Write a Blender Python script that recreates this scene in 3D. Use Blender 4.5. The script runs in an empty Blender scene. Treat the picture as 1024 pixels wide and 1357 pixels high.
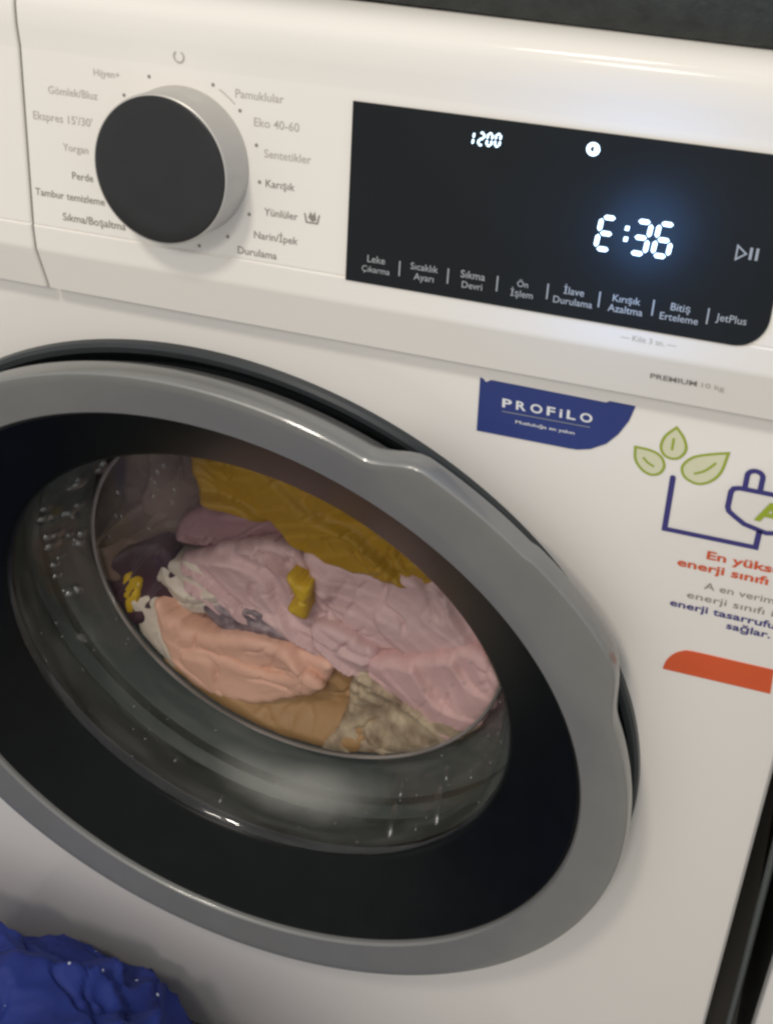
import bpy, bmesh, math, random
from mathutils import Matrix, Vector, noise
random.seed(7)
S = bpy.context.scene
COL = S.collection
R = math.radians

# ------------------------------------------------------------------ camera
CAM = Vector((0.26989, -0.45234, 1.01673))
rot = Matrix(((0.9382578, 0.3453317, -0.0204512), (0.2074122, -0.6088783, -0.765668), (-0.2768617, 0.7141521, -0.6429108)))
cd = bpy.data.cameras.new('camera'); cam = bpy.data.objects.new('camera', cd); COL.objects.link(cam)
r0, r1, r2 = rot
cam.matrix_world = Matrix(((r0.x, -r1.x, -r2.x, CAM.x), (r0.y, -r1.y, -r2.y, CAM.y), (r0.z, -r1.z, -r2.z, CAM.z), (0, 0, 0, 1)))
cd.sensor_width = 36; cd.lens = 45.5226; cd.clip_start = 0.01; cd.clip_end = 50
S.camera = cam

# ------------------------------------------------------------------ light (an indoor room lamp and dim room light)
W = bpy.data.worlds.new('World'); S.world = W; W.use_nodes = True
bg = W.node_tree.nodes['Background']; bg.inputs[0].default_value = (0.95, 0.945, 0.94, 1); bg.inputs[1].default_value = 0.62
def area(name, loc, target, size, power, col):
    l = bpy.data.lights.new(name, 'AREA'); l.shape = 'DISK'; l.size = size; l.energy = power; l.color = col
    o = bpy.data.objects.new(name, l); COL.objects.link(o); o.location = loc
    o.rotation_euler = (Vector(target) - Vector(loc)).to_track_quat('-Z', 'Y').to_euler(); return o
area('ceiling_lamp', (-0.10, -1.02, 2.25), (0.05, 0, 0.6), 0.24, 12.0, (1.0, 0.915, 0.81))
area('ceiling_lamp', (0.12, -1.75, 2.10), (0.0, 0, 0.5), 0.30, 9.5, (1.0, 0.92, 0.82))  # second lamp, shifted frontal to serve as added fill for the lower front
S.view_settings.view_transform = 'Standard'; S.view_settings.look = 'None'
S.view_settings.exposure = 0.0; S.view_settings.gamma = 1.0
S.cycles.use_denoising = True
S.cycles.filter_width = 2.7
S.cycles.max_bounces = 12; S.cycles.transparent_max_bounces = 16

# ------------------------------------------------------------------ materials
def nodes(name):
    m = bpy.data.materials.new(name); m.use_nodes = True; nt = m.node_tree
    return m, nt, nt.nodes['Principled BSDF'], nt.nodes, nt.links
def mat(name, col, rough=0.4, metal=0.0, var=0.06, scale=30.0, bump=0.0, bscale=400.0, coat=0.0, spec=0.5, col2=None, sheen=0.0):
    m, nt, b, N, L = nodes(name)
    tc = N.new('ShaderNodeTexCoord'); n = N.new('ShaderNodeTexNoise'); n.inputs['Scale'].default_value = scale; n.inputs['Detail'].default_value = 5
    L.new(tc.outputs['Object'], n.inputs['Vector'])
    r = N.new('ShaderNodeValToRGB'); r.color_ramp.elements[0].position = 0.3; r.color_ramp.elements[1].position = 0.7
    c2 = col2 or tuple(c * (1 - var) for c in col)
    r.color_ramp.elements[0].color = (*c2, 1); r.color_ramp.elements[1].color = (*col, 1)
    L.new(n.outputs['Fac'], r.inputs[0]); L.new(r.outputs[0], b.inputs['Base Color'])
    b.inputs['Roughness'].default_value = rough; b.inputs['Metallic'].default_value = metal
    b.inputs['Coat Weight'].default_value = coat; b.inputs['Coat Roughness'].default_value = 0.10; b.inputs['Specular IOR Level'].default_value = spec
    b.inputs['Sheen Weight'].default_value = sheen
    if bump:
        n2 = N.new('ShaderNodeTexNoise'); n2.inputs['Scale'].default_value = bscale; n2.inputs['Detail'].default_value = 3
        L.new(tc.outputs['Object'], n2.inputs['Vector'])
        bp = N.new('ShaderNodeBump'); bp.inputs['Strength'].default_value = bump; bp.inputs['Distance'].default_value = 0.002
        L.new(n2.outputs['Fac'], bp.inputs['Height']); L.new(bp.outputs[0], b.inputs['Normal'])
    return m
def emit(name, col, s):
    m, nt, b, N, L = nodes(name)
    b.inputs['Base Color'].default_value = (*col, 1); b.inputs['Emission Color'].default_value = (*col, 1); b.inputs['Emission Strength'].default_value = s
    return m
M = {}
M['white'] = mat('white_enamel', (0.80, 0.775, 0.735), 0.32, var=0.02, scale=6, bump=0.03, bscale=160)
M['plastic'] = mat('white_plastic', (0.80, 0.775, 0.725), 0.55, var=0.02, scale=8, bump=0.02, bscale=220, coat=0.22, spec=0.3)
M['silver'] = mat('silver_paint', (0.225, 0.227, 0.218), 0.40, 0.25, var=0.08, scale=35, bump=0.04, bscale=900, coat=0.7)
M['bezel'] = mat('dark_grey_plastic', (0.035, 0.042, 0.046), 0.28, var=0.2, scale=25)
M['black'] = mat('black_gloss', (0.006, 0.007, 0.0075), 0.30, var=0.3, scale=40, bump=0.015, bscale=60, spec=0.14)
M['display'] = mat('display_glass', (0.007, 0.010, 0.0125), 0.42, var=0.3, scale=22, spec=0.26)
M['cap'] = mat('knob_cap_black', (0.016, 0.017, 0.018), 0.27, var=0.2, scale=50, bump=0.03, bscale=700)
M['skirt'] = mat('knob_silver', (0.50, 0.485, 0.455), 0.38, 0.25, var=0.05, scale=60)
M['rubber'] = mat('gasket_rubber', (0.056, 0.062, 0.058), 0.45, var=0.25, scale=18, bump=0.15, bscale=90)
M['steel'] = mat('drum_steel', (0.22, 0.22, 0.215), 0.35, 0.8, var=0.15, scale=25)
M['print'] = mat('grey_print', (0.26, 0.24, 0.215), 0.5)
M['pale_print'] = mat('pale_print', (0.48, 0.45, 0.40), 0.5)
M['key_print'] = mat('white_print', (0.33, 0.35, 0.36), 0.5)
M['blue'] = mat('blue_vinyl', (0.028, 0.05, 0.22), 0.35, var=0.12, scale=14)
M['navy'] = mat('navy_print', (0.045, 0.04, 0.20), 0.4)
M['green'] = mat('green_print', (0.33, 0.42, 0.03), 0.4)
M['pale_green'] = mat('pale_green_print', (0.71, 0.72, 0.50), 0.4)
M['orange'] = mat('orange_print', (0.66, 0.10, 0.028), 0.4, var=0.08)
M['white_print'] = mat('bright_white_print', (0.80, 0.82, 0.86), 0.4)
M['led'] = emit('led_segment', (0.62, 0.83, 1.0), 2.6)
M['stone'] = mat('dark_stone', (0.030, 0.035, 0.033), 0.6, scale=110, col2=(0.017, 0.020, 0.019), bump=0.5, bscale=260)
M['side'] = mat('dark_side_board', (0.05, 0.058, 0.056), 0.5, var=0.3, scale=30)
M['door_white'] = mat('white_lacquer', (0.78, 0.76, 0.73), 0.35, var=0.02)
M['strip'] = mat('grey_strip', (0.10, 0.115, 0.115), 0.4)
M['floor'] = mat('floor_tile', (0.36, 0.34, 0.31), 0.4, scale=8, var=0.15)
M['wall'] = mat('wall_paint', (0.55, 0.53, 0.5), 0.7, scale=4)
def cloth_mat(name, col, col2, scale=22, rough=0.48, sheen=0.0): return mat(name, col, rough, spec=0.4, scale=scale, col2=col2, bump=0.22, bscale=900, sheen=sheen)
M['mustard'] = cloth_mat('mustard_cloth', (0.40, 0.225, 0.002), (0.33, 0.175, 0.002))
M['lilac'] = cloth_mat('lilac_cloth', (0.64, 0.44, 0.425), (0.54, 0.355, 0.35))
M['pink'] = cloth_mat('pink_cloth', (0.70, 0.45, 0.43), (0.61, 0.38, 0.37))
M['peach'] = cloth_mat('peach_cloth', (0.74, 0.44, 0.33), (0.65, 0.37, 0.27))
M['ochre'] = cloth_mat('ochre_cloth', (0.40, 0.235, 0.10), (0.33, 0.185, 0.075))
M['floral'] = cloth_mat('floral_cloth', (0.56, 0.45, 0.31), (0.20, 0.13, 0.08), scale=75)
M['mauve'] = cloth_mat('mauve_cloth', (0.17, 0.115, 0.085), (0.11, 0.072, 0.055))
M['rose'] = cloth_mat('rose_cloth', (0.34, 0.19, 0.19), (0.28, 0.15, 0.16))
M['cream'] = cloth_mat('cream_cloth', (0.62, 0.54, 0.45), (0.52, 0.44, 0.37))
M['lace'] = cloth_mat('lace_cloth', (0.36, 0.28, 0.28), (0.06, 0.04, 0.055), scale=130)
M['yellow'] = cloth_mat('yellow_cloth', (0.56, 0.36, 0.02), (0.42, 0.26, 0.012), scale=60)
M['maroon'] = cloth_mat('maroon_cloth', (0.06, 0.025, 0.035), (0.04, 0.02, 0.03))
M['blue_cloth'] = cloth_mat('royal_blue_cloth', (0.020, 0.042, 0.25), (0.012, 0.024, 0.17), rough=0.72)

def schlick(N, L, f0, g=0.45):
    lw = N.new('ShaderNodeLayerWeight'); lw.inputs[0].default_value = 0.5
    pw = N.new('ShaderNodeMath'); pw.operation = 'POWER'; pw.inputs[1].default_value = 4.0
    ma = N.new('ShaderNodeMath'); ma.operation = 'MULTIPLY_ADD'; ma.inputs[1].default_value = g; ma.inputs[2].default_value = f0; ma.use_clamp = True
    L.new(lw.outputs['Facing'], pw.inputs[0]); L.new(pw.outputs[0], ma.inputs[0]); return ma
def glass_mat():
    """thin clear glass: see-through plus a Fresnel mirror and a soapy film with streaks"""
    m, nt, b, N, L = nodes('door_glass'); N.remove(b); out = N['Material Output']
    tr = N.new('ShaderNodeBsdfTransparent'); tr.inputs[0].default_value = (0.90, 0.93, 0.915, 1)
    gl = N.new('ShaderNodeBsdfGlossy'); gl.inputs['Roughness'].default_value = 0.06
    fr = schlick(N, L, 0.06, 0.16)
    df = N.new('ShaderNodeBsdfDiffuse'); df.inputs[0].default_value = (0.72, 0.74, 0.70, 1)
    tc = N.new('ShaderNodeTexCoord')
    mp = N.new('ShaderNodeMapping'); mp.inputs['Scale'].default_value = (9, 60, 9)
    n = N.new('ShaderNodeTexNoise'); n.inputs['Scale'].default_value = 1.6; n.inputs['Detail'].default_value = 6
    L.new(tc.outputs['Object'], mp.inputs[0]); L.new(mp.outputs[0], n.inputs['Vector'])
    rp = N.new('ShaderNodeMapRange'); rp.inputs[1].default_value = 0.45; rp.inputs[2].default_value = 0.8; rp.inputs[3].default_value = 0.0; rp.inputs[4].default_value = 0.075
    L.new(n.outputs['Fac'], rp.inputs[0])
    # pale reflection painted as a diffuse patch on the lower bowl wall
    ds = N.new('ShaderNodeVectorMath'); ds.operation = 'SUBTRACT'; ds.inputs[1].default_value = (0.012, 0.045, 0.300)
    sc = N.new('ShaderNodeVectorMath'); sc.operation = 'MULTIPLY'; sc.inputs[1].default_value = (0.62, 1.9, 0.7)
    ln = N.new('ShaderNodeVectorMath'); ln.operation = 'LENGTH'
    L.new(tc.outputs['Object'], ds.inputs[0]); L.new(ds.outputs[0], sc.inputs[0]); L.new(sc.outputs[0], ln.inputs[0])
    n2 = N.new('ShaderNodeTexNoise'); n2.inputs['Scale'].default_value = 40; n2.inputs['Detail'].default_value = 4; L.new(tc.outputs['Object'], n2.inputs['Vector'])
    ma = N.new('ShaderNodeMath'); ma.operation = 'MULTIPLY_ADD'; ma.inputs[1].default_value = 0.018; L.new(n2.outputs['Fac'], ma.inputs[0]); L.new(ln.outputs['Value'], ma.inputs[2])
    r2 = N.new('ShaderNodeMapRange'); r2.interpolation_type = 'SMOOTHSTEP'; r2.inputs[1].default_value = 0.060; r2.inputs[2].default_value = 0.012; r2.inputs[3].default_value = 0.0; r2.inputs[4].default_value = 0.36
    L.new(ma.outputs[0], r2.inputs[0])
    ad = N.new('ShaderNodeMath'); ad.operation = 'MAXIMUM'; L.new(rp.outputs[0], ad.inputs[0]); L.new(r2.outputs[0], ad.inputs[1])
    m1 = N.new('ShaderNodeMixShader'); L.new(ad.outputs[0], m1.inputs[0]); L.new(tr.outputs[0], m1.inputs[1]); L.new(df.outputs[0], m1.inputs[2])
    m2 = N.new('ShaderNodeMixShader'); L.new(fr.outputs[0], m2.inputs[0]); L.new(m1.outputs[0], m2.inputs[1]); L.new(gl.outputs[0], m2.inputs[2])
    L.new(m2.outputs[0], out.inputs[0]); return m
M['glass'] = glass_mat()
def pane_mat(name, tint, f0, rough):
    m, nt, b, N, L = nodes(name); N.remove(b); out = N['Material Output']
    tr = N.new('ShaderNodeBsdfTransparent'); tr.inputs[0].default_value = (*tint, 1)
    gl = N.new('ShaderNodeBsdfGlossy'); gl.inputs['Roughness'].default_value = rough
    fr = schlick(N, L, f0)
    m2 = N.new('ShaderNodeMixShader'); L.new(fr.outputs[0], m2.inputs[0]); L.new(tr.outputs[0], m2.inputs[1]); L.new(gl.outputs[0], m2.inputs[2])
    L.new(m2.outputs[0], out.inputs[0]); return m
M['drop'] = pane_mat('glint_drop', (0.95, 0.96, 0.96), 0.14, 0.27)
def pane_haze_paint(m):  # diffuse streaks painted to imitate hazy reflections at the pane's upper left
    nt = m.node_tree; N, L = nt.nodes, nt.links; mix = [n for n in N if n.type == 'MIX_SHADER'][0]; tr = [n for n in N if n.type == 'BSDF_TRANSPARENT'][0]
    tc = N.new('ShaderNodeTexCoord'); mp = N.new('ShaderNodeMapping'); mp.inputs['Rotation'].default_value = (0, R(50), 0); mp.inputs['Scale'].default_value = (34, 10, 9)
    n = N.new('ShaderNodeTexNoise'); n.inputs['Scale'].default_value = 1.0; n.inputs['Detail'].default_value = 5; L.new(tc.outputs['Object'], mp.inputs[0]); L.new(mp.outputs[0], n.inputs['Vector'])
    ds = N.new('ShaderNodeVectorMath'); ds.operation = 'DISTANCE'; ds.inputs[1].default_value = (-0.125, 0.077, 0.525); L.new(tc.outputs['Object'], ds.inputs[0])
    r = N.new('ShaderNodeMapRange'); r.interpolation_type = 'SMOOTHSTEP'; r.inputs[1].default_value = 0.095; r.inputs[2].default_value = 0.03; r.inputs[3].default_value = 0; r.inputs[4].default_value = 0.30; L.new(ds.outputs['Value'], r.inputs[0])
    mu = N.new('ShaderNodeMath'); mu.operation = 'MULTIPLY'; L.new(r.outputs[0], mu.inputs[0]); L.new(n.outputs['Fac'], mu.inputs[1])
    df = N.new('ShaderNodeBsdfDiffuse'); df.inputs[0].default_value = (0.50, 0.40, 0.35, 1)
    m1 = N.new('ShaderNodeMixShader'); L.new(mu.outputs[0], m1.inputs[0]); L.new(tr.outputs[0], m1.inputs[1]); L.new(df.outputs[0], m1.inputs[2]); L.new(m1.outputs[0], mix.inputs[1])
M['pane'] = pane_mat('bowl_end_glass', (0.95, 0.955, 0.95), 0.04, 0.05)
pane_haze_paint(M['pane'])
M['edge'] = mat('glass_edge', (0.26, 0.235, 0.215), 0.15, 0.0, var=0.5, scale=22, coat=0.5)

# ------------------------------------------------------------------ mesh helpers
def link(name, me, m, parent=None, smooth=35):
    o = bpy.data.objects.new(name, me); COL.objects.link(o)
    if m is not None: me.materials.clear(); me.materials.append(m)
    if smooth:
        for p in me.polygons: p.use_smooth = True
        me.set_sharp_from_angle(angle=R(smooth))
    if parent is not None: o.parent = parent
    return o
def pydata(name, V, F, m, parent=None, smooth=35):
    me = bpy.data.meshes.new(name); me.from_pydata([tuple(v) for v in V], [], F); me.validate()
    bm = bmesh.new(); bm.from_mesh(me); bmesh.ops.recalc_face_normals(bm, faces=bm.faces); bm.to_mesh(me); bm.free()
    return link(name, me, m, parent, smooth)
def tag(o, label=None, cat=None, group=None, kind=None):
    if label: o['label'] = label
    if cat: o['category'] = cat
    if group: o['group'] = group
    if kind: o['kind'] = kind
    return o
def rings(Rg, closed=False, cap0=False, cap1=False):
    """loft a list of equal-length closed rings"""
    n = len(Rg[0]); V = [v for r in Rg for v in r]; F = []
    k = len(Rg)
    for i in range(k if closed else k - 1):
        a, b = i * n, ((i + 1) % k) * n
        for j in range(n):
            j2 = (j + 1) % n; F.append((a + j, a + j2, b + j2, b + j))
    if cap0: F.append(tuple(range(n)))
    if cap1: F.append(tuple(range((k - 1) * n, k * n)))
    return V, F
ZC = 0.4503
def sstep(a, b, x):
    t = max(0, min(1, (x - a) / (b - a))); return t * t * (3 - 2 * t)
def lathe(name, prof, m, parent=None, n=192, closed=False, cap1=False, bulge=None, smooth=35):
    Rg = []
    for pr in prof:
        r, y = pr[0], pr[1]; w = pr[2] if len(pr) > 2 else 0
        ring = []
        for i in range(n):
            t = 2 * math.pi * i / n
            rr = r + (w * bulge(t) if bulge else 0)
            ring.append((rr * math.cos(t), y, ZC + rr * math.sin(t)))
        Rg.append(ring)
    V, F = rings(Rg, closed, False, cap1)
    return pydata(name, V, F, m, parent, smooth)
def box(name, x0, x1, y0, y1, z0, z1, m, parent=None, bev=0.002):
    bm = bmesh.new(); bmesh.ops.create_cube(bm, size=1)
    for v in bm.verts: v.co = Vector(((x0 + x1) / 2 + v.co.x * (x1 - x0), (y0 + y1) / 2 + v.co.y * (y1 - y0), (z0 + z1) / 2 + v.co.z * (z1 - z0)))
    if bev: bmesh.ops.bevel(bm, geom=bm.edges[:], offset=bev, segments=3, affect='EDGES', profile=0.5)
    me = bpy.data.meshes.new(name); bm.to_mesh(me); bm.free(); return link(name, me, m, parent)

# planes things are printed on: origin, u (right), v (up), n (towards the viewer)
class Plane:
    def __init__(s, y0, z0, sl, k=1.0, dx=0.0, dy=0.0, dz=0.0):
        s.y0, s.z0, s.sl, s.k, s.d = y0, z0, sl, k, Vector((dx, dy, dz)); h = math.hypot(1, sl)
        s.v = Vector((0, sl / h, 1 / h)); s.n = Vector((0, -1 / h, sl / h)); s.h = h
    def at(s, x, z, off=0.0): return Vector((x, s.y0 + (z - s.z0) * s.sl, z)) * s.k + s.d + s.n * off
    def uv(s, x, z, du, dv, off=0.0): return s.at(x, z) + (Vector((du, 0, 0)) + s.v * dv) * s.k + s.n * off
FK = dict(k=1.023, dx=-0.0062, dy=0.0104, dz=-0.0234)      # fascia profile and print scaled about the camera, pushed back along its sight lines
PANEL = Plane(-0.0195, 0.750, 0.2254, **FK)
FRONT = Plane(0.0, 0.0, 0.0)
LIP = Plane(-0.0216, 0.738, -0.159, **FK)
LEDGE = Plane(-0.0202, 0.7486, 0.121, **FK)

def text(s, pl, x, z, width, m, parent, name='label', bold=0.0, height=None, align='L', off=0.0003, up=0.0):
    cu = bpy.data.curves.new('t', 'FONT'); cu.body = s; cu.size = 1.0; cu.offset = bold; cu.resolution_u = 3
    to = bpy.data.objects.new('t', cu); COL.objects.link(to)
    dg = bpy.context.evaluated_depsgraph_get(); dg.update()
    me = bpy.data.meshes.new_from_object(to.evaluated_get(dg)); bpy.data.objects.remove(to); bpy.data.curves.remove(cu)
    xs = [v.co.x for v in me.vertices]; x0, x1 = min(xs), max(xs)
    k = width / (x1 - x0); ky = k if height is None else height / 0.72
    sx = {'L': 0, 'C': -width / 2, 'R': -width}[align]
    for v in me.vertices: v.co = pl.uv(x, z, (v.co.x - x0) * k + sx, v.co.y * ky + up, off)
    me.name = name
    return link(name, me, m, parent, 0)
def poly(pts, pl, m, parent, name, off=0.0003, thick=0.0):
    me = bpy.data.meshes.new(name); bm = bmesh.new()
    vs = [bm.verts.new(pl.at(x, z, off)) for x, z in pts]; f = bm.faces.new(vs)
    if thick:
        g = bmesh.ops.extrude_face_region(bm, geom=[f])
        for v in g['geom']:
            if isinstance(v, bmesh.types.BMVert): v.co -= pl.n * thick
    bmesh.ops.recalc_face_normals(bm, faces=bm.faces); bm.to_mesh(me); bm.free()
    return link(name, me, m, parent, 0)
def ribbon(pts, w, pl, m, parent, name, closed=False, off=0.0004):
    """a printed stroke of even width with mitred joints"""
    P = [Vector(p) for p in pts]; n = len(P); L_, R_ = [], []
    for i in range(n):
        a = P[i - 1] if (i > 0 or closed) else None; b = P[(i + 1) % n] if (i < n - 1 or closed) else None
        d1 = (P[i] - a).normalized() if a is not None else None; d2 = (b - P[i]).normalized() if b is not None else None
        d1 = d1 or d2; d2 = d2 or d1
        t = (d1 + d2).normalized(); nn = Vector((-t.y, t.x)); s = w / 2 / max(0.45, nn.dot(Vector((-d1.y, d1.x))))
        L_.append(P[i] + nn * s); R_.append(P[i] - nn * s)
    V = [pl.at(q.x, q.y, off) for q in L_ + R_]; F = [(i, (i + 1) % n, n + (i + 1) % n, n + i) for i in range(n if closed else n - 1)]
    return pydata(name, V, F, m, parent, 0)
def smooth_pts(P, k=6, closed=True, sharp=()):
    out = []; n = len(P)
    for i in range(n if closed else n - 1):
        p0, p1, p2, p3 = [Vector(P[j % n] if closed else P[max(0, min(n - 1, j))]) for j in (i - 1, i, i + 1, i + 2)]
        if i in sharp: p0 = p1 * 2 - p2
        if (i + 1) % n in sharp: p3 = p2 * 2 - p1
        for s in range(k):
            t = s / k
            out.append(0.5 * ((2 * p1) + (p2 - p0) * t + (2 * p0 - 5 * p1 + 4 * p2 - p3) * t * t + (3 * p1 - p0 - 3 * p2 + p3) * t ** 3))
    if not closed: out.append(Vector(P[-1]))
    return out

# ================================================================== THE SETTING
tag(box('floor', -2, 2, -2.2, 0.75, -0.05, 0.0, M['floor'], bev=0), kind='structure')
tag(box('wall', -2, 2, 0.66, 0.75, 0.0, 2.5, M['wall'], bev=0), kind='structure')

# ================================================================== WASHING MACHINE
wm = bpy.data.objects.new('washing_machine', None); COL.objects.link(wm)
tag(wm, 'white front loading washing machine with round grey door and lit display', 'washing machine')

# cabinet: front sheet with a round hole, rounded edge, sides and back
N = 240
def rect_ring(x, z0, z1, y, rad=0.0):
    out = []
    zm = (z0 + z1) / 2
    for i in range(N):
        t = 2 * math.pi * i / N; c, s = math.cos(t), math.sin(t)
        k = min(x / abs(c) if abs(c) > 1e-9 else 9, ((z1 - ZC) / s) if s > 1e-9 else (((z0 - ZC) / s) if s < -1e-9 else 9))
        out.append((k * c, y, ZC + k * s))
    return out
def circ_ring(r, y): return [(r * math.cos(2 * math.pi * i / N), y, ZC + r * math.sin(2 * math.pi * i / N)) for i in range(N)]
ZT = 0.7088
Rg = [circ_ring(0.222, 0.03), circ_ring(0.2325, 0.003), circ_ring(0.2335, 0.0012), circ_ring(0.235, 0.0), circ_ring(0.26, 0.0), rect_ring(0.2945, 0.012, ZT - 0.004, 0.0),
      rect_ring(0.2970, 0.010, ZT - 0.002, 0.0009), rect_ring(0.2985, 0.009, ZT - 0.001, 0.0028), rect_ring(0.299, 0.008, ZT, 0.006), rect_ring(0.299, 0.008, ZT, 0.56)]
V, F = rings(Rg, cap1=True)
pydata('cabinet', V, F, M['white'], wm, 30)
box('cabinet_top', -0.298, 0.298, 0.035, 0.56, 0.7175, 0.8418, M['white'], wm, 0.004)
for x in (-0.25, 0.25):
    for y in (0.06, 0.5): box('foot', x - 0.02, x + 0.02, y - 0.02, y + 0.02, 0.0, 0.0079, M['bezel'], wm, 0.001)

# control fascia: one profile swept along x, split at the detergent drawer
PROF = [(0.019, 0.8475), (0.0120, 0.8478), (0.0070, 0.8470), (0.0032, 0.8452), (0.0006, 0.8425), (-0.0010, 0.8390), (-0.0020, 0.8345), (-0.0024, 0.8325), (-0.0028, 0.8300), (-0.0033, 0.8225),
        (-0.0036, 0.8212), (-0.0195, 0.7503), (-0.0196, 0.7498), (-0.0190, 0.7494), (-0.0196, 0.7489), (-0.0202, 0.7486), (-0.0213, 0.7395), (-0.0215, 0.7380), (-0.0213, 0.7368), (-0.0180, 0.7165), (-0.0170, 0.7158), (-0.0150, 0.7155), (0.012, 0.7155)]
PROF = [(y * FK['k'] + FK['dy'], z * FK['k'] + FK['dz']) for y, z in PROF]
def fascia(name, x0, x1, m, r0, r1):
    cy, cz = 0.0, 0.78
    def ring(x, inset): return [(x, y + (0.0012 * inset if y < 0.02 else 0), z + (cz - z) * 0.006 * inset) for y, z in PROF]
    Rg = [ring(x0, 1), ring(x0 + r0 * 0.35, 0.35), ring(x0 + r0, 0)] + [ring(x1 - r1, 0), ring(x1 - r1 * 0.35, 0.35), ring(x1, 1)]
    V, F = rings(Rg, cap0=True, cap1=True); return pydata(name, V, F, m, wm, 22)
panel = fascia('control_panel', -0.0693, 0.298, M['plastic'], 0.0012, 0.004)
drawer = fascia('detergent_drawer', -0.298, -0.0704, M['plastic'], 0.004, 0.0012)
PROF0 = PROF
PROF = [(y + 0.0035, z + (0.78 - z) * 0.06) for y, z in PROF]
fascia('drawer_gap_filler', -0.0745, -0.0655, M['bezel'], 0.0004, 0.0004)  # dark filler added behind the drawer gap to block light

# printed programme names, dots, symbols
L_ = [("Hijyen+", -27.0, 814.7, 12.1, 'p'), ("G\u00f6mlek/Bluz", -49.2, 805.3, 23.5, 'p'), ("Ekspres 15'/30'", -57.4, 794.2, 28.5, 'p'), ("Yorgan", -43.8, 783.0, 12.4, 'p'), ("Perde", -40.0, 771.6, 10.3, 'g'),
      ("Tambur temizleme", -59.1, 762.4, 34.5, 'g'), ("S\u0131kma/Bo\u015faltma", -45.9, 753.3, 31.0, 'g'),
      ("Pamuklular", 37.1, 813.4, 20.9, 'p'), ("Eko 40-60", 45.3, 803.5, 19.6, 'p'), ("Sentetikler", 49.9, 792.0, 20.4, 'p'), ("Kar\u0131\u015f\u0131k", 50.7, 780.5, 12.8, 'g'), ("Y\u00fcnl\u00fcler", 50.2, 769.1, 15.0, 'g'),
      ("Narin/\u0130pek", 45.7, 759.1, 19.7, 'g'), ("Durulama", 38.3, 751.6, 17.8, 'g')]
for s, x, z, w, k in L_: text(s, PANEL, x / 1000, z / 1000, w / 1000, M['print' if k == 'g' else 'pale_print'], panel, 'program_label', bold=0.006)
KX, KZ = 0.01295, 0.7856
def disc(pl, x, z, r, m, parent, name, n=14, off=0.0003): return poly([(x + r * math.cos(2 * math.pi * i / n), z + r * math.sin(2 * math.pi * i / n) / pl.h) for i in range(n)], pl, m, parent, name, off)
for k in range(15):
    a = R(90 - k * 24)
    disc(PANEL, KX + 0.0352 * math.cos(a), KZ + 0.0352 * math.sin(a) / PANEL.h, 0.00075, M['print'], panel, 'indicator_dot') if k else None
ribbon([(KX + 0.0352 * math.cos(R(a)), KZ + 0.0352 * math.sin(R(a)) / PANEL.h) for a in range(61, 46, -2)], 0.00045, PANEL, M['pale_print'], panel, 'program_arc')
BAND = Plane(-0.00315, 0.8250, 0.0667, **FK)
ribbon([(0.0126 + 0.0022 * math.cos(R(a)), 0.8262 + 0.0022 * math.sin(R(a))) for a in range(120, 421, 20)], 0.0006, BAND, M['pale_print'], panel, 'power_symbol')
# hand-wash symbol: a basin with a hand in it
ribbon([(0.0682, 0.7725), (0.0690, 0.7690), (0.0738, 0.7690), (0.0746, 0.7725)], 0.0006, PANEL, M['print'], panel, 'hand_wash_symbol')
poly([(0.0697, 0.7710), (0.0708, 0.7734), (0.0716, 0.7718), (0.0726, 0.7736), (0.0733, 0.7702), (0.0715, 0.7694)], PANEL, M['print'], panel, 'hand_wash_symbol')
text("\u2014 Kilit 3 sn. \u2014", LEDGE, 0.2018, 0.7432, 0.0215, M['pale_print'], panel, 'child_lock_label')
text("PREMIUM", LIP, 0.2150, 0.7272, 0.0182, M['print'], panel, 'model_label', bold=0.014, height=0.0026)
text("10 kg", LIP, 0.2350, 0.7272, 0.0088, M['pale_print'], panel, 'model_label', bold=0.0, height=0.0026)

# programme knob: tapered silver skirt, dark cap
def knob_ring(r, d, n=96): return [PANEL.uv(KX, KZ, r * math.cos(2 * math.pi * i / n), r * math.sin(2 * math.pi * i / n), d) for i in range(n)]
V, F = rings([knob_ring(0.0302, 0.0002), knob_ring(0.0302, 0.0012), knob_ring(0.0299, 0.0025), knob_ring(0.0300, 0.0188), knob_ring(0.0298, 0.0198), knob_ring(0.0292, 0.0202), knob_ring(0.0290, 0.0197)], cap0=True, cap1=True)
knob = pydata('program_knob', V, F, M['skirt'], wm, 40)
V, F = rings([knob_ring(0.0290, 0.0198), knob_ring(0.0289, 0.0203), knob_ring(0.0282, 0.0206), knob_ring(0.020, 0.0204), knob_ring(0.010, 0.0202), knob_ring(0.002, 0.0201)], cap0=True, cap1=True)
pydata('knob_cap', V, F, M['cap'], knob, 50)

# display
x0, x1, zb, zt, cr = 0.0873, 0.2555, 0.7484, 0.8178, 0.012
P = [(x0, zt), (x0, zb)]
P += [(x1 - cr + cr * math.cos(R(a)), zb + cr + cr * math.sin(R(a))) for a in range(-90, 1, 9)] + [(x1, zt)]
disp = poly(P, PANEL, M['display'], wm, 'display', off=0.0011, thick=0.0012)
DO = 0.00135
K = [(100.3, "Leke", 7.6, "\u00c7\u0131karma", 12.0), (120.8, "S\u0131cakl\u0131k", 11.6, "Ayar\u0131", 8.4), (141.0, "S\u0131kma", 10.0, "Devri", 8.4), (161.3, "\u00d6n", 4.4, "\u0130\u015flem", 9.0), (181.7, "\u0130lave", 8.0, "Durulama", 15.4), (202.2, "K\u0131r\u0131\u015f\u0131k", 10.6, "Azaltma", 13.4), (222.7, "Biti\u015f", 7.3, "Erteleme", 14.4)]
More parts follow.
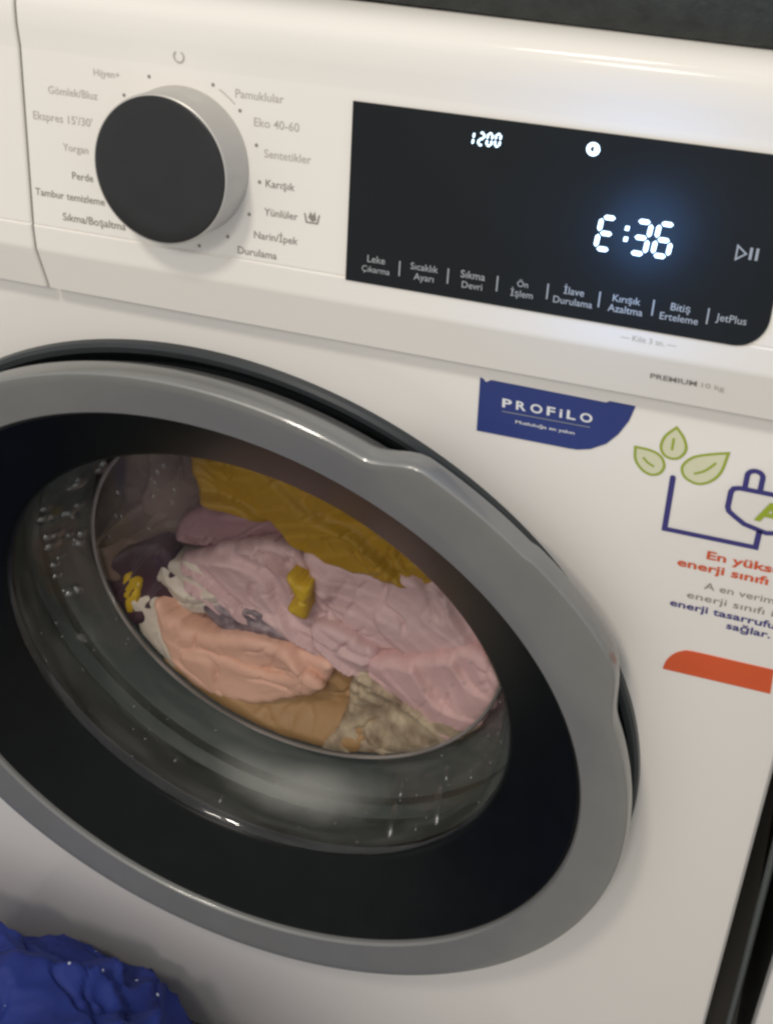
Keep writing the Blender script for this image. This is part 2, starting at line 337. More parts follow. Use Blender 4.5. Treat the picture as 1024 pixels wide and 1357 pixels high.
for i, (x, a, wa, b, wb) in enumerate(K):
    dz = 0.0 if i < 4 else (i - 3) * 0.0002
    text(a, PANEL, x / 1000, 0.7573 + dz, wa / 1000, M['key_print'], disp, 'key_label', bold=0.008, align='C', off=DO)
    text(b, PANEL, x / 1000, 0.7533 + dz, wb / 1000, M['key_print'], disp, 'key_label', bold=0.008, align='C', off=DO)
text("JetPlus", PANEL, 0.2361, 0.7568, 0.0113, M['key_print'], disp, 'key_label', bold=0.008, off=DO)
for i, x in enumerate((110.4, 130.8, 151.1, 171.4, 191.8, 212.5, 233.1)):
    ribbon([(x / 1000, 0.7597 + i * 0.0002), (x / 1000, 0.7536 + i * 0.0002)], 0.0006, PANEL, M['key_print'], disp, 'separator_line', off=DO)
# lit seven-segment digits (each segment its own raised bar)
def seg(x, z, w, h, k, th, name='digit_segment'):
    sl = 0.09
    g = 0.055 * h
    A = {'a': ((0, 1), (1, 1)), 'd': ((0, 0), (1, 0)), 'g': ((0, .5), (1, .5)), 'f': ((0, .5), (0, 1)), 'b': ((1, .5), (1, 1)), 'e': ((0, 0), (0, .5)), 'c': ((1, 0), (1, .5))}
    p, q = [Vector((x + u * w + sl * v * h, z + v * h)) for u, v in A[k]]
    d = (q - p).normalized(); p2, q2 = p + d * g, q - d * g; n = Vector((-d.y, d.x)) * th / 2
    poly([(v.x, v.y) for v in (p2, p2 + d * th / 2 + n, q2 - d * th / 2 + n, q2, q2 - d * th / 2 - n, p2 + d * th / 2 - n)], PANEL, M['led'], disp, name, off=DO + 0.0004, thick=0.0006)
def digit(ch, x, z, w, h, th):
    for k in {'E': 'adefg', '3': 'abcdg', '6': 'acdefg', '1': 'bc', '2': 'abged', '0': 'abcdef'}[ch]: seg(x, z, w, h, k, th)
digit('E', 0.1876, 0.7766, 0.0056, 0.0118, 0.0016)
digit('3', 0.2006, 0.7770, 0.0056, 0.0118, 0.0016)
digit('6', 0.2091, 0.7773, 0.0056, 0.0118, 0.0016)
for dz in (0.0808, 0.0848): poly([(0.1977, 0.70 + dz), (0.1991, 0.70 + dz), (0.1993, 0.7015 + dz), (0.1979, 0.7015 + dz)], PANEL, M['led'], disp, 'digit_segment', off=DO + 0.0004, thick=0.0006)
for i, ch in enumerate('1200'): digit(ch, 0.1352 + i * 0.0032 - (0.0008 if i == 0 else 0), 0.8079 + i * 0.00015, 0.0018, 0.0044, 0.00062)
gl = bpy.data.lights.new('added_halo_lamp', 'POINT'); gl.energy = 0.075; gl.color = (0.16, 0.42, 1.0); gl.shadow_soft_size = 0.020
go = bpy.data.objects.new('added_halo_lamp', gl); COL.objects.link(go); go.location = PANEL.at(0.203, 0.780, 0.022)  # unseen point lamp added before the display to make the blue halo
# programme phase symbol: tub with a round window
ribbon([(0.18205 + 0.0018 * math.cos(R(a)), 0.8119 + 0.0017 * math.sin(R(a))) for a in range(20, 381, 20)], 0.0014, PANEL, M['led'], disp, 'phase_symbol', off=DO + 0.0003)
ribbon([(0.18235, 0.8119), (0.1840, 0.8119)], 0.0012, PANEL, M['led'], disp, 'phase_symbol', off=DO + 0.0003)
ribbon([(0.2392, 0.7802), (0.2392, 0.7852), (0.2426, 0.7827)], 0.0006, PANEL, M['key_print'], disp, 'start_pause_symbol', True, off=DO)
for x in (0.2442, 0.2464): ribbon([(x, 0.7808), (x, 0.7852)], 0.0010, PANEL, M['key_print'], disp, 'start_pause_symbol', off=DO)

# door seat ring on the cabinet, gasket, drum
lathe('door_seat', [(0.2352, 0.0004), (0.2348, -0.0030), (0.2330, -0.0042), (0.2300, -0.0040), (0.2235, 0.0030), (0.2160, 0.0110), (0.190, 0.016), (0.168, 0.018)], M['bezel'], wm)
lathe('gasket', [(0.172, 0.0165), (0.1745, 0.030), (0.172, 0.042), (0.1745, 0.050), (0.170, 0.058), (0.1715, 0.066), (0.160, 0.078), (0.150, 0.082), (0.1485, 0.088), (0.153, 0.094)], M['rubber'], wm)
lathe('drum', [(0.152, 0.090), (0.156, 0.086), (0.170, 0.088), (0.222, 0.092), (0.232, 0.10), (0.235, 0.115), (0.235, 0.36), (0.225, 0.372), (0.06, 0.372), (0.001, 0.36)], M['steel'], wm, cap1=True)

# door: silver ring with the raised grip, black inner ring, glass bowl
def grip(t):
    a = (math.degrees(t) + 180) % 360 - 180
    if a > 45: return 0.0125 * sstep(66.0, 59.8, a)
    return (0.0125 + 0.0026 * sstep(56, 33, a)) * sstep(19.0, 31.5, a)
door = lathe('door', [(0.2080, -0.010), (0.2083, -0.0238), (0.2088, -0.0250), (0.2098, -0.0259), (0.2215, -0.0281, .05), (0.2290, -0.0296, .85), (0.2326, -0.0302, 1), (0.2338, -0.0301, 1), (0.2346, -0.0294, 1), (0.2350, -0.0282, 1), (0.2355, -0.0225, 1), (0.2345, -0.0190, 1), (0.2318, -0.0150, .8), (0.2275, -0.0075, .1), (0.2200, -0.0050, 0), (0.2085, -0.0050, 0)],
             M['silver'], wm, n=360, closed=True, bulge=grip, smooth=28)
lathe('inner_ring', [(0.2083, -0.0100), (0.2079, -0.0222), (0.2066, -0.0226), (0.2045, -0.0212), (0.1640, 0.0052), (0.1618, 0.0070), (0.1608, 0.0090), (0.1606, 0.0150), (0.1640, 0.0150), (0.2070, -0.0080)], M['black'], door, closed=True)
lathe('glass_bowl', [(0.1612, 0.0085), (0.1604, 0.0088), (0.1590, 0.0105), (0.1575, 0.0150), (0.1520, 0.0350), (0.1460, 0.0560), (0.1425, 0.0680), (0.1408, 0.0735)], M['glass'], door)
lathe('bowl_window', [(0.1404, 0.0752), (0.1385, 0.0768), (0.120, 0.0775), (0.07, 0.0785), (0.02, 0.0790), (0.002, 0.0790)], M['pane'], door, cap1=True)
Rg = []
for i in range(8):
    a = 2 * math.pi * i / 8; Rg.append((0.1403 + 0.0014 * math.cos(a), 0.0744 + 0.0014 * math.sin(a)))
lathe('bowl_edge', Rg, M['edge'], door, closed=True)
# water drops added on bowl wall and pane to imitate lamp glints
V, F = [], []
def drop(c, n, r, h, axis=None, st=1.0):
    u = (axis - n * axis.dot(n)).normalized() if axis is not None else n.orthogonal().normalized(); w = n.cross(u); b = len(V); k = 9
    lev = ((1, 0), (0.96, 0.30), (0.80, 0.62), (0.48, 0.88))
    for rr, hh in lev:
        for i in range(k): V.append(c + (u * math.cos(i * 2 * math.pi / k) * st + w * math.sin(i * 2 * math.pi / k)) * r * rr + n * h * hh)
    V.append(c + n * h)
    for l in range(len(lev) - 1):
        for i in range(k): F.append((b + l * k + i, b + l * k + (i + 1) % k, b + (l + 1) * k + (i + 1) % k, b + (l + 1) * k + i))
    for i in range(k): F.append((b + 3 * k + i, b + 3 * k + (i + 1) % k, b + 4 * k))
rnd = random.Random(3)
def wall_at(a, y): return (0.1604 + (0.1408 - 0.1604) * (y - 0.0088) / (0.0735 - 0.0088)) - 0.0003
def wall_drop(deg, y, s, h=0.8, st=1.0):
    a = R(deg); r = wall_at(a, y); n = Vector((-math.cos(a), -0.29, -math.sin(a))).normalized()
    drop(Vector((r * math.cos(a), y, ZC + r * math.sin(a))), n, s, s * h, Vector((0, 1, 0)), st)
for cd_, cy_ in ((146, 0.050), (152, 0.034), (160, 0.056), (163, 0.040), (170, 0.060), (176, 0.046), (140, 0.062), (185, 0.052)):
    for k in range(rnd.randint(2, 5)): wall_drop(cd_ + rnd.gauss(0, 2.2), cy_ + rnd.gauss(0, 0.004), rnd.uniform(0.0014, 0.0042), rnd.uniform(0.6, 1.0), rnd.uniform(0.7, 2.4))
for i in range(60): wall_drop(rnd.uniform(185, 375), rnd.uniform(0.014, 0.070), rnd.uniform(0.0005, 0.0014), 0.7)
for d, y, s_, st in ((-58, 0.030, 0.0034, 4.0), (-57, 0.050, 0.0020, 3.0), (-43, 0.032, 0.0036, 4.2), (-41, 0.052, 0.0020, 3.0), (-50, 0.022, 0.0012, 2.5), (-30, 0.040, 0.0013, 3.0), (-105, 0.022, 0.0016, 2.5), (-120, 0.030, 0.0013, 2.0)):
    wall_drop(d, y, s_, 0.8, st)  # long drops in place of streaked lamp reflections
for i in range(14):
    a = R(rnd.gauss(150, 18)); r = rnd.uniform(0.09, 0.136); s_ = rnd.uniform(0.0008, 0.0020)
    drop(Vector((r * math.cos(a), 0.0770, ZC + r * math.sin(a))), Vector((0, -1, 0)), s_, s_ * 0.8, Vector((0, 0, 1)), rnd.uniform(1, 2))
for i in range(16):
    a = R(rnd.gauss(-12, 20)); r = rnd.uniform(0.09, 0.134); s_ = rnd.uniform(0.0007, 0.0017)
    drop(Vector((r * math.cos(a), 0.0770, ZC + r * math.sin(a))), Vector((0, -1, 0)), s_, s_ * 0.8, Vector((0, 0, 1)), rnd.uniform(1, 2))
tag(pydata('glint_drops', V, F, M['drop'], door, 80), kind='stuff')

# ------------------------------------------------------------------ stickers on the front
STK = [(0.1400, 0.6985), (0.1414, 0.6980), (0.1425, 0.6966), (0.1436, 0.6972), (0.1448, 0.6981), (0.1584, 0.6980), (0.1780, 0.6978), (0.1956, 0.6976), (0.1970, 0.6986), (0.2080, 0.6985), (0.2061, 0.6907), (0.2023, 0.6828), (0.1975, 0.6764), (0.1908, 0.6719), (0.1854, 0.6703), (0.1820, 0.6700), (0.1391, 0.6698)]
st = poly(STK, FRONT, M['blue'], wm, 'brand_sticker', off=0.0005, thick=0.0005)
x = 0.1505
for ch, w in zip("PROFiLO", (4.3, 4.5, 5.4, 3.7, 1.3, 3.9, 5.4)):
    text(ch, FRONT, x, 0.6857 + (x - 0.1505) * 0.012, w / 1000, M['white_print'], st, 'lettering', bold=0.025, height=0.0046, off=0.0008); x += w / 1000 + 0.00193
ribbon([(0.1506, 0.6833), (0.1899, 0.6837)], 0.0004, FRONT, M['key_print'], st, 'rule_line', off=0.0008)
text("Mutlulu\u011fa en yak\u0131n", FRONT, 0.1569, 0.6783, 0.0265, M['white_print'], st, 'lettering', bold=0.012, height=0.0017, off=0.0008)

leaf1 = smooth_pts([(0.2101, 0.6778), (0.2109, 0.6710), (0.2142, 0.6664), (0.2183, 0.6646), (0.2219, 0.6663), (0.2234, 0.6702), (0.2222, 0.6742), (0.2195, 0.6766), (0.2157, 0.6776)], 5, True, (0,))
leaf2 = smooth_pts([(0.2262, 0.6918), (0.2222, 0.6866), (0.2208, 0.6808), (0.2226, 0.6766), (0.2264, 0.6753), (0.2297, 0.6772), (0.2314, 0.6818), (0.2297, 0.6872)], 5, True, (0,))
leaf3 = smooth_pts([(0.2489, 0.6838), (0.2425, 0.6817), (0.2357, 0.6787), (0.2320, 0.6747), (0.2310, 0.6706), (0.2333, 0.6664), (0.2388, 0.6647), (0.2439, 0.6676), (0.2473, 0.6735)], 5, True, (0,))
v1 = [(0.2140, 0.6730), (0.2162, 0.6707), (0.2191, 0.6692)]; v2 = [(0.2257, 0.6861), (0.2256, 0.6797)]; v3 = smooth_pts([(0.2363, 0.6696), (0.2407, 0.6724), (0.2446, 0.6775)], 4, False)
for lf, vn in ((leaf1, v1), (leaf2, v2), (leaf3, v3)):
    o = poly([tuple(q) for q in lf], FRONT, M['pale_green'], wm, 'leaf_print', off=0.0002)
    ribbon(lf, 0.0011, FRONT, M['green'], o, 'leaf_outline', True); ribbon(vn, 0.0010, FRONT, M['green'], o, 'leaf_vein')
CX = 0.2668
ribbon([(0.2278, 0.6655), (0.2276, 0.6361), (0.2676, 0.6363), (0.2677, 0.6460)], 0.0025, FRONT, M['navy'], wm, 'cable_print')
disc(FRONT, 0.2278, 0.6655, 0.00125, M['navy'], wm, 'cable_print', off=0.00055)
half = [(0.2668, 0.6668), (0.2560, 0.6668), (0.2537, 0.6660), (0.2528, 0.6640), (0.2527, 0.6555), (0.2535, 0.6533), (0.2562, 0.6512), (0.2608, 0.6480), (0.2668, 0.6458)]
PX = 0.2706
half = [(min(x, PX), z) for x, z in half]; half[0] = (PX, 0.6668); half[-1] = (PX, 0.6455)
body = half + [(2 * PX - x, z) for x, z in half[-2:0:-1]]
pb = ribbon(body, 0.0024, FRONT, M['navy'], wm, 'plug_print', True)
for px in (0.2613, 2 * PX - 0.2613):
    ribbon([(px - 0.0032, 0.6678)] + [(px + 0.0032 * math.cos(R(a)), 0.6744 + 0.0030 * math.sin(R(a))) for a in range(180, -1, -18)] + [(px + 0.0032, 0.6678)], 0.0023, FRONT, M['navy'], pb, 'plug_pin', off=0.0005)
text("A", FRONT, PX, 0.6518, 0.0125, M['green'], wm, 'grade_letter', bold=0.03, height=0.0106, align='C', off=0.0005)
for s, x, z, w, h, mm, bd in (("En y\u00fcksek", 0.2478, 0.6240, 0.0385, 0.0048, 'orange', 0.022), ("enerji s\u0131n\u0131f\u0131 A", 0.2356, 0.6164, 0.0500, 0.0048, 'orange', 0.022),
                        ("A en verimli", 0.2492, 0.6058, 0.0345, 0.0043, 'print', 0.0), ("enerji s\u0131n\u0131f\u0131 ile", 0.2423, 0.5982, 0.0450, 0.0043, 'print', 0.0),
                        ("enerji tasarrufu", 0.2353, 0.5910, 0.0480, 0.0043, 'navy', 0.018), ("sa\u011flar.", 0.2623, 0.5845, 0.0200, 0.0043, 'navy', 0.018)):
    text(s, FRONT, x, z, w, M[mm], wm, 'slogan_lettering', bold=bd, height=h, off=0.0004)
poly([tuple(q) for q in smooth_pts([(0.2370, 0.5485), (0.2380, 0.5542), (0.2408, 0.5597), (0.2448, 0.5632), (0.2498, 0.5646), (0.2700, 0.5648), (0.2874, 0.5650), (0.2884, 0.5490)], 4, True, (0, 5, 6, 7))], FRONT, M['orange'], wm, 'orange_banner', off=0.0005, thick=0.0005)

# ================================================================== LAUNDRY IN THE DRUM
def cloth(name, pts, m, y0, thick, label, cat, folds=(), edge=0.006, res=0.0013, seed=0, depth=0.03, wave=0.005, crease=0.0034, group='wet laundry in the drum', sharp=()):
    """crumpled wet cloth: closed lump with the given outline; long ridged folds (angle of the fold line, folds per metre, height) and fine creases"""
    O = smooth_pts(pts, 8, True, sharp)
    for i, q in enumerate(O):
        q += Vector((noise.noise(Vector((q.x * 90, q.y * 90, seed * 3.1))), noise.noise(Vector((q.y * 90, q.x * 90, seed + 9))))) * 0.0028
        rr = math.hypot(q.x, q.y - ZC)
        if rr > 0.1475: q.x *= 0.1475 / rr; q.y = ZC + (q.y - ZC) * 0.1475 / rr
    n = len(O); xs = [q.x for q in O]; zs = [q.y for q in O]
    def sd(px, pz):
        best = 1e9; bp = None; ins = False
        for i in range(n):
            ax, az = O[i]; bx, bz = O[(i + 1) % n]
            dx, dz = bx - ax, bz - az; t = max(0, min(1, ((px - ax) * dx + (pz - az) * dz) / (dx * dx + dz * dz + 1e-12)))
            qx, qz = ax + t * dx, az + t * dz; d = (px - qx) ** 2 + (pz - qz) ** 2
            if d < best: best = d; bp = (qx, qz)
            if (az > pz) != (bz > pz) and px < (bx - ax) * (pz - az) / (bz - az) + ax: ins = not ins
        return (math.sqrt(best) if ins else -math.sqrt(best)), bp
    x0, z0 = min(xs) - res * 1.5, min(zs) - res * 1.5; nx = int((max(xs) - x0) / res) + 3; nz_ = int((max(zs) - z0) / res) + 3
    D = {(i, j): sd(x0 + i * res, z0 + j * res) for i in range(nx) for j in range(nz_)}
    idx, V, F = {}, [], []
    def N3(a, b, c): return noise.noise(Vector((a, b, c)))
    def height(px, pz):
        """broad sag, lapped folds (slow rise, abrupt drop) and a few thin creases"""
        h = N3(px * 17, pz * 17, 3.3) * wave
        wx = N3(px * 20, pz * 20, seed * 1.7) * 0.011 + N3(px * 55, pz * 55, seed) * 0.003; wz = N3(px * 20 + 7, pz * 20, seed * 1.7) * 0.011
        for k, (ang, fr, amp) in enumerate(folds):
            c, s_ = math.cos(R(ang)), math.sin(R(ang)); al, ac = (px + wx) * c + (pz + wz) * s_, -(px + wx) * s_ + (pz + wz) * c
            t = ac * fr + 1.3 * N3(al * 13, ac * 16, seed + k * 5.1) + seed * .37; cell = math.floor(t); t -= cell
            m = 0.35 + 0.65 * sstep(-0.35, 0.35, N3(al * 16 + cell * 3.7, cell * 1.9, seed + k))
            h += amp * m * (((t / 0.88) ** 1.6 if t < 0.88 else 1 - sstep(0.88, 1.0, t)) - 0.4)
        n1 = N3(px * 30 + pz * 12, pz * 34, seed + 31); m1 = sstep(-0.05, 0.25, N3(px * 20, pz * 20, seed + 41))
        h -= crease * m1 * math.exp(-(n1 / 0.045) ** 2)
        n2 = N3(px * 62, pz * 48 - px * 20, seed + 51); m2 = sstep(0.0, 0.3, N3(px * 26, pz * 26, seed + 61))
        return h - crease * 0.6 * m2 * math.exp(-(n2 / 0.055) ** 2) + 0.0003 * N3(px * 190, pz * 190, seed)
    def vert(i, j):
        if (i, j) in idx: return idx[i, j]
        d, bp = D[i, j]; px, pz = x0 + i * res, z0 + j * res
        if d < res * 0.35: px, pz = bp
        u = min(1, max(0, d) / edge); prof = math.sqrt(max(0, 1 - (1 - u) ** 2))
        yb = y0 + (0.0855 - y0) * (sstep(0.112, 0.142, math.hypot(px, pz - ZC)) if pz < ZC else 0)
        y = yb - thick * prof - height(px, pz) * (0.4 + 0.6 * u)
        if y < 0.0835: y = 0.0835 - 0.0032 * (1 - math.exp(-(0.0835 - y) / 0.0032))
        idx[i, j] = len(V); V.append(Vector((px, y, pz))); return idx[i, j]
    for i in range(nx - 1):
        for j in range(nz_ - 1):
            cs = [(i, j), (i + 1, j), (i + 1, j + 1), (i, j + 1)]
            if max(D[c][0] for c in cs) > res * 0.35: F.append(tuple(vert(*c) for c in cs))
    cnt = {}
    for f in F:
        for a, b in zip(f, f[1:] + f[:1]): cnt[frozenset((a, b))] = cnt.get(frozenset((a, b)), []) + [(a, b)]
    rim = [e[0] for e in cnt.values() if len(e) == 1]; back = {}
    cxm, czm = sum(xs) / n, sum(zs) / n
    for a, b in rim:
        for k in (a, b):
            if k not in back:
                v = V[k]; back[k] = len(V); V.append(Vector((v.x + (cxm - v.x) * 0.25, v.y + depth, v.z + (czm - v.z) * 0.25)))
        F.append((b, a, back[a], back[b]))
    c = Vector((cxm, y0 + depth, czm)); ci = len(V); V.append(c)
    for a, b in rim: F.append((back[b], back[a], ci))
    off = Vector((cxm, y0, czm)); V = [v - off for v in V]
    o = pydata(name, V, F, m, None, 80); o.location = off
    return tag(o, label, cat, group)
cloth('mustard_garment', [(-0.072, 0.532), (-0.029, 0.540), (0.005, 0.537), (0.034, 0.527), (0.058, 0.513), (0.076, 0.493), (0.086, 0.470), (0.061, 0.460), (0.036, 0.462), (0.011, 0.464), (-0.012, 0.472), (-0.023, 0.488), (-0.049, 0.492), (-0.068, 0.495)],
      M['mustard'], 0.105, 0.008, 'mustard yellow garment stretched across the top of the wet laundry', 'garment', ((-32, 24, .009), (25, 40, .0018)), seed=1)
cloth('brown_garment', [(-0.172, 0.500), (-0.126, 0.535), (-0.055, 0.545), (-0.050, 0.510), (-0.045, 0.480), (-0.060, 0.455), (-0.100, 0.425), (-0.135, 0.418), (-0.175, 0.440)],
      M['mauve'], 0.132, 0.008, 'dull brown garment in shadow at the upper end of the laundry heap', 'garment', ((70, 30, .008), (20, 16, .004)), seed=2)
cloth('rose_garment', [(-0.085, 0.470), (-0.050, 0.478), (-0.020, 0.488), (-0.022, 0.462), (-0.060, 0.440), (-0.105, 0.440)],
      M['rose'], 0.119, 0.006, 'dusky rose cloth tucked under the left end of the mustard garment', 'garment', ((25, 40, .005),), seed=3)
cloth('lilac_garment', [(-0.098, 0.428), (-0.060, 0.455), (-0.030, 0.468), (-0.007, 0.465), (0.004, 0.440), (0.019, 0.412), (0.045, 0.396), (0.043, 0.378), (0.011, 0.372), (-0.015, 0.382), (-0.042, 0.392), (-0.075, 0.398)],
      M['lilac'], 0.109, 0.009, 'lilac pink garment with long diagonal folds in the middle of the heap', 'garment', ((-42, 42, .0095), (-15, 19, .006), (-60, 100, .0014)), seed=4)
cloth('pale_pink_garment', [(0.000, 0.472), (0.036, 0.472), (0.085, 0.474), (0.115, 0.458), (0.130, 0.430), (0.100, 0.404), (0.060, 0.390), (0.036, 0.394), (0.014, 0.419), (0.002, 0.440)],
      M['lilac'], 0.107, 0.008, 'broad pale pink garment lying just below the mustard garment', 'garment', ((-35, 22, .009), (55, 19, .005), (-20, 70, .0010)), seed=5, wave=.003)
cloth('pink_garment', [(0.041, 0.392), (0.060, 0.404), (0.081, 0.410), (0.111, 0.430), (0.133, 0.418), (0.130, 0.384), (0.104, 0.346), (0.070, 0.361), (0.049, 0.370)],
      M['pink'], 0.0965, 0.007, 'pink garment with a pointed end at the lower right of the heap', 'garment', ((-38, 27, .009), (-65, 60, .0016)), seed=6, sharp=(6,))
cloth('lilac_cloth', [(0.002, 0.408), (0.020, 0.414), (0.046, 0.402), (0.050, 0.386), (0.030, 0.376), (0.006, 0.388)],
      M['lilac'], 0.098, 0.006, 'small bunched lilac cloth between the broad pale pink garment and the ochre cloth', 'cloth', ((-20, 70, .009),), seed=7)
cloth('cream_cloth', [(-0.110, 0.424), (-0.086, 0.436), (-0.064, 0.420), (-0.070, 0.396), (-0.098, 0.388), (-0.114, 0.404)],
      M['cream'], 0.1030, 0.003, 'cream white cloth above the peach garment at the left of the heap', 'cloth', ((-48, 38, .006), (10, 50, .002)), seed=8)
cloth('white_cloth', [(-0.130, 0.400), (-0.102, 0.396), (-0.098, 0.345), (-0.118, 0.355)],
      M['cream'], 0.0965, 0.003, 'small off white cloth squeezed between the glass edge and the peach garment', 'cloth', ((-60, 60, .004),), seed=9)
cloth('peach_garment', [(-0.112, 0.402), (-0.095, 0.387), (-0.081, 0.381), (-0.044, 0.388), (-0.005, 0.386), (0.018, 0.379), (0.004, 0.352), (-0.020, 0.338), (-0.045, 0.328), (-0.081, 0.333), (-0.106, 0.358)],
      M['peach'], 0.0955, 0.007, 'peach orange garment with rolled edge pressed against the lower glass', 'garment', ((-22, 22, .010), (-50, 55, .0012)), seed=10, wave=.003, edge=0.009)
cloth('peach_cloth', [(-0.098, 0.365), (-0.070, 0.368), (-0.030, 0.362), (0.000, 0.372), (0.012, 0.366), (0.000, 0.350), (-0.040, 0.329), (-0.078, 0.334)],
      M['peach'], 0.0895, 0.006, 'smaller peach cloth lying over the lower half of the peach garment', 'cloth', ((-14, 26, .007),), seed=21, wave=.003, edge=0.008)
cloth('lace_cloth', [(-0.080, 0.404), (-0.042, 0.406), (-0.010, 0.393), (-0.020, 0.378), (-0.067, 0.381)],
      M['lace'], 0.1015, 0.004, 'dark patterned lace between the lilac garment and the peach garment', 'cloth', ((-15, 80, .003),), seed=11)
cloth('yellow_cloth', [(-0.010, 0.456), (0.002, 0.452), (0.007, 0.457), (0.006, 0.440), (0.001, 0.422), (-0.010, 0.428), (-0.004, 0.440)],
      M['yellow'], 0.0915, 0.005, 'small bright yellow cloth in the middle of the lilac clothes', 'cloth', ((75, 55, .003),), seed=12, res=.0012, edge=.004)
cloth('yellow_scrap', [(-0.131, 0.423), (-0.121, 0.422), (-0.125, 0.395), (-0.134, 0.396)],
      M['yellow'], 0.0970, 0.004, 'tiny yellow scrap of cloth at the far left beside maroon cloth', 'cloth', ((80, 150, .003),), seed=13, res=.0012, edge=.004)
cloth('maroon_cloth', [(-0.140, 0.436), (-0.104, 0.440), (-0.102, 0.396), (-0.130, 0.380), (-0.143, 0.400)],
      M['maroon'], 0.1055, 0.005, 'dark maroon cloth beside the tiny yellow scrap', 'cloth', ((40, 50, .004),), seed=14)
cloth('ochre_cloth', [(-0.112, 0.352), (-0.085, 0.345), (-0.040, 0.345), (0.011, 0.376), (0.040, 0.386), (0.046, 0.353), (0.034, 0.302), (-0.010, 0.298), (-0.058, 0.310), (-0.090, 0.328)],
      M['ochre'], 0.103, 0.006, 'smooth ochre brown cloth at the bottom under the peach garment', 'cloth', ((-32, 17, .006), (30, 30, .0015)), seed=15, wave=.003, edge=.009)
cloth('floral_cloth', [(0.034, 0.380), (0.060, 0.374), (0.100, 0.366), (0.128, 0.372), (0.108, 0.335), (0.075, 0.312), (0.010, 0.298), (0.024, 0.335)],
      M['floral'], 0.096, 0.006, 'beige and brown patterned cloth at the lower right under the pointed pink garment', 'cloth', ((-25, 45, .007), (55, 30, .004)), seed=16)

# ================================================================== AROUND THE MACHINE
# worktop
V, F = [], []
nseg = 240; TOPZ = PROF0[1][1] + 0.0004
for i in range(nseg + 1):
    x = -1.2 + 2.4 * i / nseg; e = noise.noise(Vector((x * 60, 0, 0))) * 0.0007 + noise.noise(Vector((x * 240, 3, 0))) * 0.0005; yf = 0.0205
    for y, z in ((0.590, TOPZ), (yf + 0.004, TOPZ), (yf + 0.0008, TOPZ + 0.0006 + abs(e) * .5), (yf + e, TOPZ + 0.0022 + e), (yf + e * .5, TOPZ + 0.012), (yf, TOPZ + 0.036), (yf + 0.004, TOPZ + 0.040), (0.590, TOPZ + 0.040)): V.append((x, y, z))
for i in range(nseg):
    for k in range(8): F.append((i * 8 + k, i * 8 + (k + 1) % 8, (i + 1) * 8 + (k + 1) % 8, (i + 1) * 8 + k))
F += [tuple(range(8)), tuple(range(nseg * 8, nseg * 8 + 8))]
piv = Vector((0.25, 0.0205, TOPZ)); V = [Vector(v) - piv for v in V]
ct = pydata('worktop', V, F, M['stone'], None, 50); ct.location = piv; ct.rotation_euler.z = R(-2.3)
tag(ct, 'dark speckled stone worktop above the washing machine', 'worktop')
# neighbouring white unit on the right, with dark side board, and a thin strip added for the pale streak in the gap
nb = bpy.data.objects.new('kitchen_unit', None); COL.objects.link(nb); nb.location = (0.62, 0.02, 0)
tag(nb, 'white kitchen unit standing to the right of the washing machine', 'kitchen unit')
def nbox(name, *a, bev=0.002):
    o = box(name, *a, bev=bev); o.parent = nb; o.matrix_parent_inverse = Matrix.Translation(-nb.location); return o
nbox('carcass', 0.332, 0.93, 0.012, 0.60, 0.0, 0.843, M['side'])
nbox('door_front', 0.3255, 0.93, -0.010, 0.010, 0.02, 0.841, M['door_white'])
V, F = rings([[(0.3125 + 0.0022 * math.cos(a * math.pi / 6) + 0.002 * math.sin(z * 9), 0.022 + 0.0022 * math.sin(a * math.pi / 6), z) for a in range(12)] for z in [0.02 * k for k in range(42)]], cap0=True, cap1=True)
tag(pydata('streak_strip', V, F, M['strip']), 'thin grey strip added for the pale streak in the gap beside the machine', 'strip')

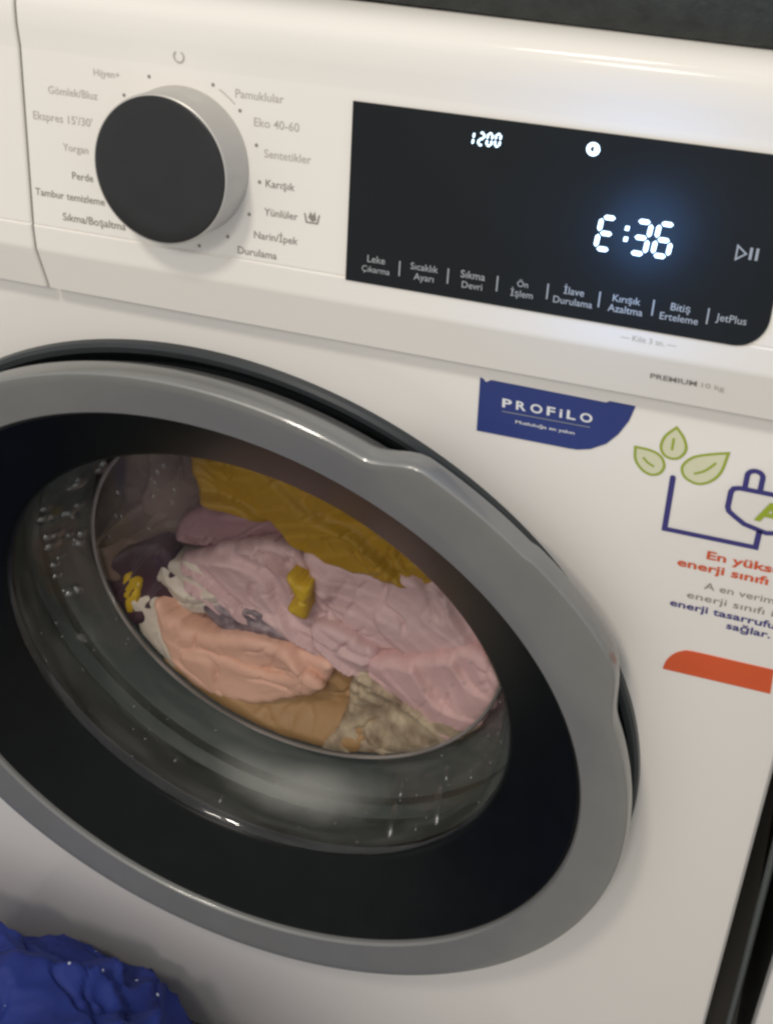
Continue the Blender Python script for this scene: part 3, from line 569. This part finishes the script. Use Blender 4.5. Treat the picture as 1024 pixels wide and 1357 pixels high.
# blue heap on the floor
def heap():
    nu, nv = 300, 180; V, F = [], []
    c = Vector((-0.196, -0.195, 0.0))
    for j in range(nv + 1):
        rad = 1 - j / nv
        for i in range(nu):
            a = 2 * math.pi * i / nu; bx, by = math.cos(a), math.sin(a)
            prof = math.sqrt(max(0, 1 - rad ** 3.0))
            p = Vector((c.x + 0.280 * rad ** .75 * bx, c.y + 0.178 * rad ** .75 * by, 0.0)); p.z = (0.196 - 0.12 * max(0, p.x + 0.10)) * prof
            q = p * 9
            w = Vector((noise.noise(q), noise.noise(q + Vector((5, 1, 8))), noise.noise(q + Vector((2, 9, 4))))) * 0.035
            f1 = 1 - abs(noise.noise((p + w) * 11 + Vector((1, 2, 3)))) * 2.2; f2 = 1 - abs(noise.noise((p + w) * 26 + Vector((4, 2, 7)))) * 2
            n3 = noise.noise((p + w * .5) * 34 + Vector((9, 2, 1))); cr = math.exp(-(n3 / 0.06) ** 2)
            f3 = 1 - abs(noise.noise((p + w) * 60 + Vector((2, 5, 1)))) * 2
            d = 0.026 * f1 + 0.012 * f2 + 0.0035 * f3 - 0.005 * cr - 0.014
            p += Vector((bx * rad * .8, by * rad * .8, 0.25 + 1 - rad)).normalized() * d * min(1, prof * 2 + .1)
            p.z = max(0.003, p.z)
            if p.y > -0.03: p.y = -0.03 + 0.024 * (1 - math.exp(-(p.y + 0.03) / 0.024))
            V.append(p - c)
    for j in range(nv):
        for i in range(nu):
            i2 = (i + 1) % nu; F.append((j * nu + i, j * nu + i2, (j + 1) * nu + i2, (j + 1) * nu + i))
    F.append(tuple(range(nu)))
    o = pydata('blue_garment', V, F, M['blue_cloth'], None, 80); o.location = c
    return tag(o, 'crumpled royal blue garment with tiny white dots heaped in front of the machine', 'garment')
bl = heap()
def dots(m):
    nt = m.node_tree; N, L = nt.nodes, nt.links; b = N['Principled BSDF']; src = b.inputs['Base Color'].links[0].from_socket
    tc = N.new('ShaderNodeTexCoord'); v = N.new('ShaderNodeTexVoronoi'); v.inputs['Scale'].default_value = 55
    L.new(tc.outputs['Object'], v.inputs['Vector'])
    lt = N.new('ShaderNodeMath'); lt.operation = 'LESS_THAN'; lt.inputs[1].default_value = 0.085; L.new(v.outputs['Distance'], lt.inputs[0])
    sp = N.new('ShaderNodeSeparateColor'); L.new(v.outputs['Color'], sp.inputs[0])
    g = N.new('ShaderNodeMath'); g.operation = 'GREATER_THAN'; g.inputs[1].default_value = 0.35; L.new(sp.outputs[0], g.inputs[0])
    mu = N.new('ShaderNodeMath'); mu.operation = 'MULTIPLY'; L.new(lt.outputs[0], mu.inputs[0]); L.new(g.outputs[0], mu.inputs[1])
    mx = N.new('ShaderNodeMix'); mx.data_type = 'RGBA'; mx.inputs[7].default_value = (0.6, 0.65, 0.8, 1)
    L.new(mu.outputs[0], mx.inputs[0]); L.new(src, mx.inputs[6]); L.new(mx.outputs[2], b.inputs['Base Color'])
dots(M['blue_cloth'])
